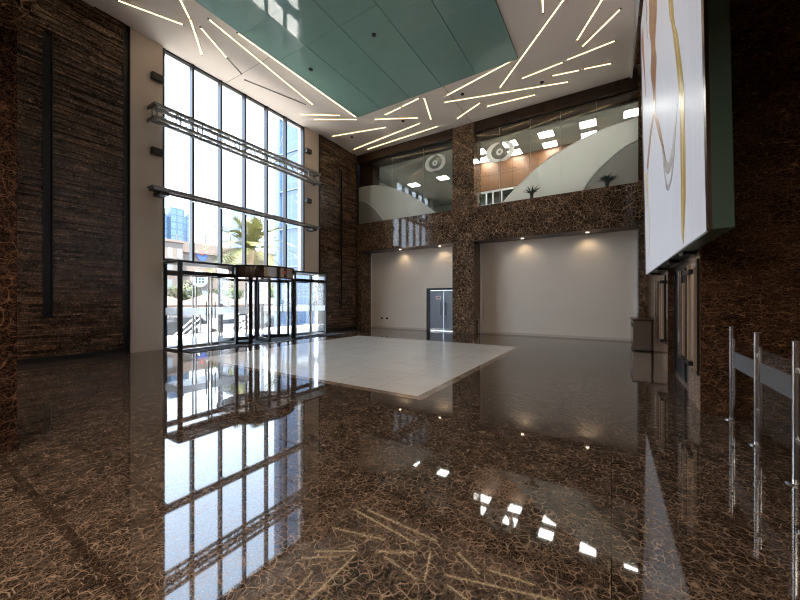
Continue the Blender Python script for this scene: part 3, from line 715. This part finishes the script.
for p, lab in ((polyL, 'charcoal door mat in front of the left glass box'), (polyR, 'charcoal door mat in front of the right glass box')):
    o = MB().prism([(x, y, 0.) for x, y in p], (0, 0, .014)).build('door_mat', 'mat', None, origin=(sum(x for x, y in p)/len(p), sum(y for x, y in p)/len(p), 0.))
    tag(o, lab, 'door mat', 'mats at the entrance')

# ------------------------------------------------------------------ big screen on the right
FX, BX, SY0, SY1, SZ0, SZ1 = .82, 1.0, 4.40, 11.6, 2.19, 9.12
t = thing('wall_screen', 'tall white screen with gold and copper streaks in dark green casing', 'screen', (.90, 8.0, SZ0))
t.rotation_euler.y = -.0175
MB().box(FX+.015, BX, SY0, SY1, SZ0, SZ1, .006).build('casing', 'green_paint', t)
art = MB().box(FX, FX+.02, SY0+.10, SY1-.14, SZ0+.015, SZ1-.02).build('picture', 'art', t)
for ya, yb in ((SY0, SY0+.10), (SY1-.14, SY1)): MB().box(FX-.01, FX+.02, ya, yb, SZ0, SZ1).build('side_frame', 'bronze_dark', t)
def stroke(L, Rr, mat, name):
    l = cat(L, 6); r = cat(Rr, 6); b = MB()
    for k in range(min(len(l), len(r))-1):
        b.prism([(FX-.001, *l[k]), (FX-.001, *l[k+1]), (FX-.001, *r[k+1]), (FX-.001, *r[k])], (-.003, 0, 0))
    b.build(name, mat, art)
# gold ribbon falling to a rounded tip, a paler copy inside, copper streak, thin brush loops
stroke([(6.95, 8.9), (6.60, 6.15), (6.32, 5.49), (6.00, 4.70), (5.86, 4.07), (5.88, 3.15), (5.92, 2.39)], [(6.55, 8.9), (6.20, 5.80), (5.88, 5.10), (5.60, 4.41), (5.53, 3.87), (5.58, 2.89), (5.80, 2.25)], 'gold', 'gold_ribbon')
stroke([(6.80, 8.9), (6.48, 6.1), (6.18, 5.4), (5.86, 4.62), (5.76, 4.0), (5.80, 3.1), (5.88, 2.42)], [(6.70, 8.9), (6.38, 5.95), (6.05, 5.3), (5.74, 4.52), (5.65, 3.94), (5.70, 3.0), (5.84, 2.36)], 'gold_light', 'gold_highlight')
stroke([(9.5, 9.05), (9.25, 8.0), (9.3, 7.45), (9.0, 6.9), (9.25, 6.5), (8.9, 5.9), (9.0, 5.47), (9.75, 5.34), (10.6, 4.88)], [(7.9, 9.05), (8.3, 7.8), (7.95, 7.1), (8.35, 6.6), (8.2, 6.2), (8.45, 5.75), (8.55, 5.4), (9.5, 5.16), (10.3, 4.70)], 'rust', 'copper_streak')
stroke([(10.0, 8.9), (9.9, 8.2), (9.75, 7.6)], [(9.85, 8.9), (9.8, 8.1), (9.72, 7.6)], 'rust', 'copper_sliver')
stroke([(9.3, 9.05), (8.75, 8.0), (8.75, 7.0), (8.65, 6.3)], [(8.9, 9.05), (8.55, 8.0), (8.6, 7.0), (8.58, 6.3)], 'taupe', 'pale_sliver')
stroke([(8.9, 5.45), (8.2, 4.74), (7.6, 4.18), (7.30, 3.90)], [(8.6, 5.4), (7.9, 4.72), (7.4, 4.10), (7.22, 3.85)], 'rust', 'copper_branch')
stroke([(7.75, 4.4), (7.5, 3.9), (7.0, 3.55), (6.4, 3.7), (6.05, 4.2)], [(7.65, 4.4), (7.36, 4.02), (7.0, 3.74), (6.52, 3.85), (6.1, 4.25)], 'taupe', 'brush_loop')
stroke([(7.6, 3.9), (7.2, 3.35), (6.7, 3.35), (6.3, 3.7)], [(7.55, 3.93), (7.16, 3.44), (6.74, 3.44), (6.37, 3.76)], 'taupe', 'brush_loop')
stroke([(11.3, 5.0), (10.7, 4.2), (10.45, 3.4), (10.4, 2.6)], [(10.5, 4.7), (10.35, 4.1), (10.25, 3.4), (10.32, 2.6)], 'gold_light', 'gold_line')
stroke([(11.3, 8.6), (11.1, 8.0), (10.7, 7.2), (10.5, 6.6)], [(10.8, 8.6), (10.7, 7.9), (10.55, 7.2), (10.45, 6.6)], 'rust', 'copper_line')
b = MB()
for y in (6.3, 7.6, 9.3, 10.9): MB().box(.86, XR-.01, y-.12, y+.12, SZ0-.05, SZ0).build('mount_bracket', 'black', t)

# ------------------------------------------------------------------ bronze bar clusters beside the glass door
def bars(lab, items, y0, y1):
    t = thing('bar_ornament', lab, 'wall ornament', (XR, (y0+y1)/2, .5), 'bronze bar clusters beside the glass door')
    for (xa, xb, ya, yb, za, zb, m) in items: MB().box(xa, xb, ya, yb, za, zb, .004).build('bar', m, t)
    for z in (.60, 1.86): MB().box(.90, XR-.007, y0, y1, z, z+.06).build('bracket', 'black', t)
bars('near cluster of upright bronze bars beside the glass door, under screen end',
     [(.85, .885, 6.46, 6.52, .62, 1.94, 'steel'), (.89, .92, 6.40, 6.46, .68, 1.75, 'bronze'), (.91, .935, 6.30, 6.35, .60, 1.90, 'bronze_dark'), (.92, .955, 6.22, 6.28, .66, 2.0, 'bronze'), (.95, .985, 6.00, 6.20, .52, 1.94, 'bronze'), (.985, 1.01, 5.99, 6.10, .48, 2.06, 'black')], 6.02, 6.5)
bars('far cluster of upright bronze bars beside the glass door, next to the steel bin',
     [(.85, .875, 9.66, 9.72, .66, 1.94, 'steel'), (.88, .905, 9.46, 9.54, .60, 1.86, 'bronze_dark'), (.90, .93, 9.36, 9.42, .62, 2.0, 'bronze'), (.93, .965, 9.14, 9.30, .60, 1.94, 'bronze'), (.97, 1.0, 9.10, 9.2, .56, 2.04, 'black')], 9.12, 9.7)

# ------------------------------------------------------------------ steel bin by the right wall
t = thing('steel_bin', 'rectangular stainless steel litter bin standing by the far right wall', 'bin', (.83, 12.7, 0))
MB().box(.56, 1.0, 12.15, 13.6, .03, .88, .012).build('body', plain('brushed_dark_steel', (.30, .27, .25), .3, metal=1.), t)
MB().box(.54, 1.01, 12.12, 13.63, .88, .93, .008).build('lid', 'bronze_dark', t)
MB().box(.550, .562, 12.3, 13.45, .70, .82).build('opening', 'black', t)
MB().box(.550, .562, 12.2, 13.55, .08, .66).build('front_panel', 'steel', t)
MB().box(.60, .98, 12.18, 13.27, .0, .03).build('plinth', 'black', t)

# ------------------------------------------------------------------ glass gates with steel posts
PX = 1.29; py_ = [5.80, 4.93, 4.06, 3.15]
labs = ['farthest steel gate post, standing against the dark marble wall', 'middle steel gate post between the two glass panels', 'steel gate post cut by the right edge of the picture', 'steel gate post nearest the camera beyond the right edge']
for y, lab in zip(py_, labs):
    t = thing('gate_post', lab, 'post', (PX, y, 0), 'steel posts of the glass gates')
    MB().tube((PX, y, .01), (PX, y, 1.16), .03, n=20).build('tube', 'steel', t, smooth=False)
    MB().tube((PX, y, 0), (PX, y, .014), .075, n=24).build('base_plate', 'steel', t)
    MB().tube((PX, y, 1.16), (PX, y, 1.165), .03, n=20).build('cap', 'alu', t)
    for z in (.36, .93): MB().box(PX-.02, PX+.02, y-.075, y-.025, z-.02, z+.02, .004).build('clamp', 'steel', t)
glabs = ['far glass gate panel with a frosted band, between the first two posts', 'glass gate panel with a frosted band at the right picture edge', 'nearest glass gate panel beyond the right picture edge']
for i in range(3):
    ya, yb = py_[i+1]+.06, py_[i]-.09
    t = thing('glass_gate', glabs[i], 'glass gate', (PX, (ya+yb)/2, .22), 'glass gate panels between the steel posts')
    g = MB().box(PX-.005, PX+.005, ya, yb, .22, 1.0).build('pane', 'gate_glass', t)
    MB().box(PX-.009, PX+.009, ya, yb, .67, .86).build('frosted_band', 'gate_band', g)
    MB().tube((PX, yb-.0, .20), (PX, yb-.0, 1.02), .012, n=12).build('edge_rod', 'steel', t)

# ------------------------------------------------------------------ outside
b = MB().box(-15.8, -12.2, -30, 60, -.25, -.01); struct('ground', b, 'plaza')
b = MB()
for k in range(9): b.box(-15.8-.32*(k+1), -15.8-.32*k, -6, 30, -1.8, -.02-.175*(k+1))
struct('ground.001', b, 'plaza')
b = MB().box(-320, -12.2, -120, 320, -1.9, -1.6); struct('ground.002', b, 'street')
# stair handrails
for (y, lab) in ((6.5, 'pale steel handrail down the outdoor steps, seen through the left box'), (8.0, 'pale steel handrail down the outdoor steps, behind the revolving door'), (10.6, 'pale steel handrail down the outdoor steps, farthest right')):
    t = thing('handrail', lab, 'handrail', (-17, y, -.9), 'handrails of the outdoor steps')
    for dz in (0, -.25, -.5):
        MB().tube((-15.4, y, .95+dz), (-18.9, y, -.75+dz), .03).build('rail', 'white', t)
    for x, z in ((-15.4, 0.), (-17.1, -.85), (-18.8, -1.6)):
        MB().tube((x, y, z-.05), (x, y, z+.95 if x > -18 else z+.9), .03).build('baluster', 'darkbox', t)
for k, (y, lab) in enumerate(((5.55, 'dark thin bollard on the plaza, leftmost behind the left glass box'), (6.1, 'dark thin bollard on the plaza, second from the left'), (7.3, 'dark thin bollard on the plaza, near the revolving door'), (9.3, 'dark thin bollard on the plaza, farthest right'))):
    t = thing('bollard', lab, 'bollard', (-14.6, y, -.01), 'bollards on the plaza')
    MB().tube((-14.6, y, -.01), (-14.6, y, .85), .035).build('tube', 'darkbox', t)
    MB().tube((-14.6, y, .85), (-14.6, y, .9), .05, .02).build('cap', 'alu', t)
# cars
def car(x, y, paint, lab, van=0.):
    t = thing('car', lab, 'car', (x, y, -1.6), 'cars parked in the street')
    z0 = -1.6; l = 2.2
    prof = [(-l, .35), (-l, .75), (-l+.15, .85), (-1.0-van*.8, .95), (-.55-van*1.1, 1.42+van*.2), (.75+van*.8, 1.45+van*.2), (1.5+van*.4, .98), (l-.05, .9), (l, .7), (l, .35)]
    MB().prism([(x-.85, y+p, z0+q) for p, q in prof], (1.7, 0, 0)).build('body', paint, t)
    win = [(-.85-van*.8, .98), (-.5-van*1.05, 1.36+van*.2), (.7+van*.7, 1.38+van*.2), (1.25+van*.4, .98)]
    MB().prism([(x-.86, y+p, z0+q) for p, q in win], (1.72, 0, 0)).build('side_window', 'car_glass', t)
    for yy in (-1.35, 1.35):
        for xx in (-.86, .66): MB().tube((x+xx, y+yy, z0+.32), (x+xx+.2, y+yy, z0+.32), .32, n=18).build('wheel', 'rubber', t)
car(-29.5, 12.5, 'car_dark', 'charcoal car in the street, leftmost behind the left glass box')
car(-30.0, 17.6, 'car_silver', 'silver car in the street, behind the left sliding doors')
car(-33.0, 15.6, 'car_dark', 'dark tall car in the street behind the other cars', .5)
car(-29.5, 22.8, 'car_dark', 'dark car in the street, behind the revolving door', .4)
car(-43.5, 27.6, 'car_white', 'white car in the street, right behind the revolving door', .3)
# sand-coloured canopies
for (x, y, lab) in ((-38, 15.2, 'sand-coloured pointed canopy outside, leftmost of the row'), (-38, 21.0, 'sand-coloured pointed canopy outside, second from the left'), (-38, 26.8, 'sand-coloured pointed canopy outside, third from the left'), (-38, 32.6, 'sand-coloured pointed canopy outside, behind the right glass box')):
    t = thing('canopy_tent', lab, 'canopy', (x, y, -1.6), 'sand-coloured canopies in the street')
    b = MB(); h = 2.85
    vs = [b.bm.verts.new(v) for v in ((x-h, y-h, 1.0), (x+h, y-h, 1.0), (x+h, y+h, 1.0), (x-h, y+h, 1.0), (x, y, 2.35))]
    lo = [b.bm.verts.new((v.co.x, v.co.y, .75)) for v in vs[:4]]
    for i in range(4):
        m1 = b.bm.verts.new((vs[i].co*.5+vs[(i+1) % 4].co*.5)*.5+vs[4].co*.5+Vector((0, 0, -.12)))
        b.bm.faces.new((vs[i], vs[(i+1) % 4], m1)); b.bm.faces.new((vs[(i+1) % 4], vs[4], m1)); b.bm.faces.new((vs[4], vs[i], m1))
        b.bm.faces.new((lo[i], lo[(i+1) % 4], vs[(i+1) % 4], vs[i]))
    o = b.build('fabric_roof', 'tent', t)
    md = o.modifiers.new('thick', 'SOLIDIFY'); md.thickness = .04
    for sx in (-1, 1):
        for sy in (-1, 1): MB().tube((x+sx*2.75, y+sy*2.75, -1.6), (x+sx*2.75, y+sy*2.75, .95), .05).build('pole', 'alu', t)
# trees
def tree(x, y, h, r, mat, lab):
    t = thing('street_tree', lab, 'tree', (x, y, -1.6), 'green trees beyond the canopies')
    rr = random.Random(int(x*31+y*7))
    MB().tube((x, y, -1.6), (x, y, h-r*.8), .22, .12, 10).tube((x, y, h-r*1.2), (x+r*.4, y+r*.4, h), .1, .04).tube((x, y, h-r*1.2), (x-r*.3, y-r*.5, h), .1, .04).build('trunk', 'trunk', t)
    b = MB()
    for k in range(750):
        u = Vector((rr.gauss(0, 1), rr.gauss(0, 1), rr.gauss(0, 1))).normalized(); rad = r*rr.uniform(.55, 1.05)*(1+.18*sin(3*u.x+5*u.y+2*u.z))
        p = Vector((x, y, h))+Vector((u.x*rad*1.25, u.y*rad*1.25, u.z*rad*.75))
        a = Vector((rr.gauss(0, 1), rr.gauss(0, 1), rr.gauss(0, 1))).normalized(); c = a.cross(u).normalized(); a = c.cross(a.cross(c)).normalized(); c2 = u.cross(c).normalized()
        s = rr.uniform(.18, .42)*r*.32
        b.bm.faces.new([b.bm.verts.new(p+c*s), b.bm.verts.new(p+c2*s*.6), b.bm.verts.new(p-c*s), b.bm.verts.new(p-c2*s*.6)])
    b.build('crown', mat, t)
for k, (x, y, h, r, m, lab) in enumerate(((-52, 20.0, 2.5, 2.1, 'leaf2', 'olive green tree beyond the canopies, leftmost'), (-54, 25.8, 2.6, 2.2, 'leaf2', 'olive green tree beyond the canopies, second from left'), (-52, 31.4, 2.5, 2.2, 'leaf', 'bright green tree beyond the canopies, behind the left box'),
                                (-50, 37.0, 2.7, 2.2, 'leaf', 'bright green tree beyond the canopies, behind the revolving door'), (-52, 43.0, 3.2, 2.5, 'leaf2', 'taller olive tree beyond the canopies, right of the palm'), (-48, 49.6, 4.0, 2.7, 'leaf2', 'olive tree seen through the right glass box'), (-46, 56.5, 3.4, 2.6, 'leaf', 'bright green tree seen at the far right of the entrance'), (-30.5, 31.5, 1.7, 1.9, 'leaf2', 'small olive tree close behind the right glass box'))):
    tree(x, y, h, r, m, lab)
# palm
def palm(x, y, zc, lab):
    t = thing('palm_tree', lab, 'palm tree', (x, y, -1.6))
    MB().tube((x, y, -1.6), (x+.1, y, zc-1.2), .26, .2, 14).tube((x+.1, y, zc-1.2), (x+.1, y, zc-.1), .2, .3, 14).build('trunk', 'trunk', t)
    rr = random.Random(5)
    for k in range(52):
        az = rr.uniform(0, 2*pi); el = rr.uniform(-.35, 1.35); L = rr.uniform(3.2, 4.6); b = MB()
        d = Vector((cos(az), sin(az), 0)); P = []
        for j in range(11):
            s = j/10; P.append(Vector((x+.1, y, zc))+d*(L*s*cos(el)*(1-.1*s))+Vector((0, 0, L*s*sin(el)-2.0*s*s*(1.0 if el > .3 else .7))))
        for j in range(10):
            a, c = P[j], P[j+1]; b.bar(a, c, .035*(1-j/12), .03)
            sd = (c-a).normalized().cross(Vector((0, 0, 1))).normalized()
            for h in (0, .5):
                o = a.lerp(c, h); ll = .95*(1-abs(j/10-.45)*1.1)
                for sg in (-1, 1):
                    tip = o+sd*sg*ll*.75+(c-a).normalized()*ll*.65+Vector((0, 0, -.12*ll+.12))
                    w_ = (c-a).normalized()*.06
                    b.bm.faces.new([b.bm.verts.new(o-w_), b.bm.verts.new(tip), b.bm.verts.new(o+w_)])
        b.build('frond', 'palm' if k % 3 else 'palm2', t)
palm(-21.6, 14.55, 5.1, 'date palm outside, seen through the middle panes of the window')
# sandstone building
BX_ = -75
t = thing('sandstone_building', 'low sandstone building with a round sign, seen through the left panes', 'building', (BX_-8, 42, -1.6))
MB().box(BX_-16, BX_, 20, 35.5, -1.6, 13.6).box(BX_-17, BX_-1.5, 35.5, 62, -1.6, 13.9).build('wall', 'beige_ext', t)
MB().box(BX_-16, BX_+.3, 19.8, 35.7, 13.2, 13.7).box(BX_-1.5, BX_-1.1, 35.7, 62, 11.6, 12.0).build('cornice', 'beige_dark', t)
for k in range(4):
    for j in range(3): MB().box(BX_, BX_+.1, 29.2+k*1.7, 30.1+k*1.7, 3.6+j*3.2, 5.6+j*3.2).build('window', 'win_ext', t)
for k in range(7): MB().box(BX_-1.5, BX_-1.4, 36.5+k*3.4, 38.2+k*3.4, 2.0, 3.6).build('window', 'win_ext', t)
for k in range(3): MB().box(BX_-6, BX_-5.6, 37+k*6.1, 37.2+k*6.1, 13.9, 16.0+k*.8).build('antenna', 'darkbox', t)
def ringsign(x, y, z, r):
    s_ = thing('round_sign', 'round white sign with a teal emblem on the sandstone building', 'sign', (x, y, z))
    MB().tube((x, y, z), (x+.25, y, z), r, n=36).build('disc', 'white', s_)
    b = MB()
    for i in (-1, 0, 1):
        for j in (-1, 0, 1):
            if abs(i)+abs(j) < 2 or True:
                b.box(x+.25, x+.32, y+i*.40*r-.15*r, y+i*.40*r+.15*r, z+j*.36*r-.13*r, z+j*.36*r+.13*r)
    b.build('emblem', 'teal', s_)
ringsign(BX_-1.4, 39.4, 6.1, 1.75)
s_ = thing('rooftop_sign', 'small red, white and blue emblem sign on the sandstone wall above the round sign', 'sign', (BX_-1.4, 40.0, 10.2))
MB().prism([(BX_-1.4, 40+p, 11.2+q) for p, q in ((-1.3, .1), (-.5, -1.1), (.5, -1.1), (1.3, .1), (.8, .35), (0, -.1), (-.8, .35))], (.15, 0, 0)).build('blue_field', 'blue_sign', s_)
MB().prism([(BX_-1.4, 40+p, 11.2+q) for p, q in ((0, .1), (.5, .6), (0, 1.35), (-.5, .6))], (.15, 0, 0)).build('red_mark', 'sign_red', s_)
for k in (-1, 1): MB().prism([(BX_-1.4, 40+k*p, 11.2+q) for p, q in ((.65, .55), (1.2, .5), (1.1, 1.1))], (.15, 0, 0)).build('white_mark', 'white', s_)
# distant towers
t = thing('glass_tower', 'blue glass tower with three stepped shafts, behind the leftmost pane', 'tower', (-190, 87, -1.6))
X0 = -190
MB().box(X0-10, X0, 84.2, 90.6, -1.6, 49).build('central_shaft', 'tower', t)
for sg, ya, yb in ((1, 80.2, 84.2), (-1, 90.6, 94.4)):
    yo, yi = (ya, yb) if sg > 0 else (yb, ya)
    MB().prism([(X0-3, yo, -1.6), (X0-3, yi, -1.6), (X0-3, yi, 44), (X0-3, yo, 48.5)], (-6, 0, 0)).build('side_shaft', 'tower', t)
t = thing('glass_tower', 'pale blue glass tower behind the middle panes, beside the palm', 'tower', (-190, 126, -1.6))
MB().box(X0-12, X0, 117.5, 124.6, -1.6, 55).build('shaft', 'tower2', t)
MB().box(X0-12, X0-1, 126.0, 133, -1.6, 59).build('shaft', 'tower2', t)
# neighbouring wing of the same block
t = thing('glass_wing', 'tall blue glass building filling the rightmost panes of the window', 'building', (-24, 20.8, -1.6))
MB().box(-26, -22.2, 20.3, 21.3, -1.6, 48).build('facade', 'wing', t)
MB().box(-26.1, -25.5, 20.1, 20.6, -1.6, 48).build('corner_fin', 'wing_edge', t)
b = MB()
for k in range(14): b.box(-25.5, -22.2, 20.22, 20.3, 1.0+k*3.4, 1.12+k*3.4)
b.build('floor_band', 'wing_edge', t)

# ------------------------------------------------------------------ light
world = bpy.data.worlds.new('sky'); sc.world = world; world.use_nodes = True
nt = world.node_tree; N = nt.nodes.new
bg = nt.nodes['Background']
geo = N('ShaderNodeTexCoord'); sp = N('ShaderNodeSeparateXYZ'); mr = N('ShaderNodeMapRange'); mx = N('ShaderNodeMix'); mx.data_type = 'RGBA'
nt.links.new(geo.outputs['Generated'], sp.inputs[0]); nt.links.new(sp.outputs['Z'], mr.inputs['Value'])
mr.inputs['From Min'].default_value = -.05; mr.inputs['From Max'].default_value = .9
mx.inputs[6].default_value = (.76, .87, 1.0, 1); mx.inputs[7].default_value = (.48, .70, 1.0, 1)
nt.links.new(mr.outputs[0], mx.inputs[0]); nt.links.new(mx.outputs[2], bg.inputs['Color']); bg.inputs['Strength'].default_value = 2.05

def lamp(kind, name, loc, rot, energy, col, **kw):
    L = bpy.data.lights.new(name, kind); L.energy = energy; L.color = col
    for k, v in kw.items(): setattr(L, k, v)
    o = bpy.data.objects.new(name, L); o.location = loc; o.rotation_euler = rot; COL.objects.link(o); return o
lamp('SUN', 'sun', (0, 0, 60), (math.radians(12), math.radians(14), 0), 10., (1, .91, .78), angle=.01)
# fill lights added under the unseen lobby ceiling to brighten the hall
for x, e in ((-9, 15), (-2.2, 30), (-.2, 18)):
    for y in (-.9, -3.4):
        lamp('AREA', 'lobby_fill', (x, y, 4.14), (0, 0, 0), e, (1, .88, .75), shape='RECTANGLE', size=1.6, size_y=.7)

# ------------------------------------------------------------------ camera
cam = bpy.data.cameras.new('camera'); cam.sensor_width = 36; cam.lens = 338/800*36; cam.clip_end = 1000
co = bpy.data.objects.new('camera', cam); co.location = (0, 0, 1.5); co.rotation_euler = (pi/2, 0, math.atan(211/338)); COL.objects.link(co)
sc.camera = co
sc.view_settings.view_transform = 'Standard'; sc.view_settings.look = 'None'; sc.view_settings.exposure = 2.1; sc.view_settings.gamma = 1
sc.view_settings.use_curve_mapping = False
sc.cycles.max_bounces = 10; sc.cycles.transparent_max_bounces = 24; sc.cycles.sample_clamp_indirect = 8
sc.cycles.use_denoising = True; sc.cycles.filter_width = 1.1
for o in bpy.data.objects:
    if 'o' in o: del o['o']
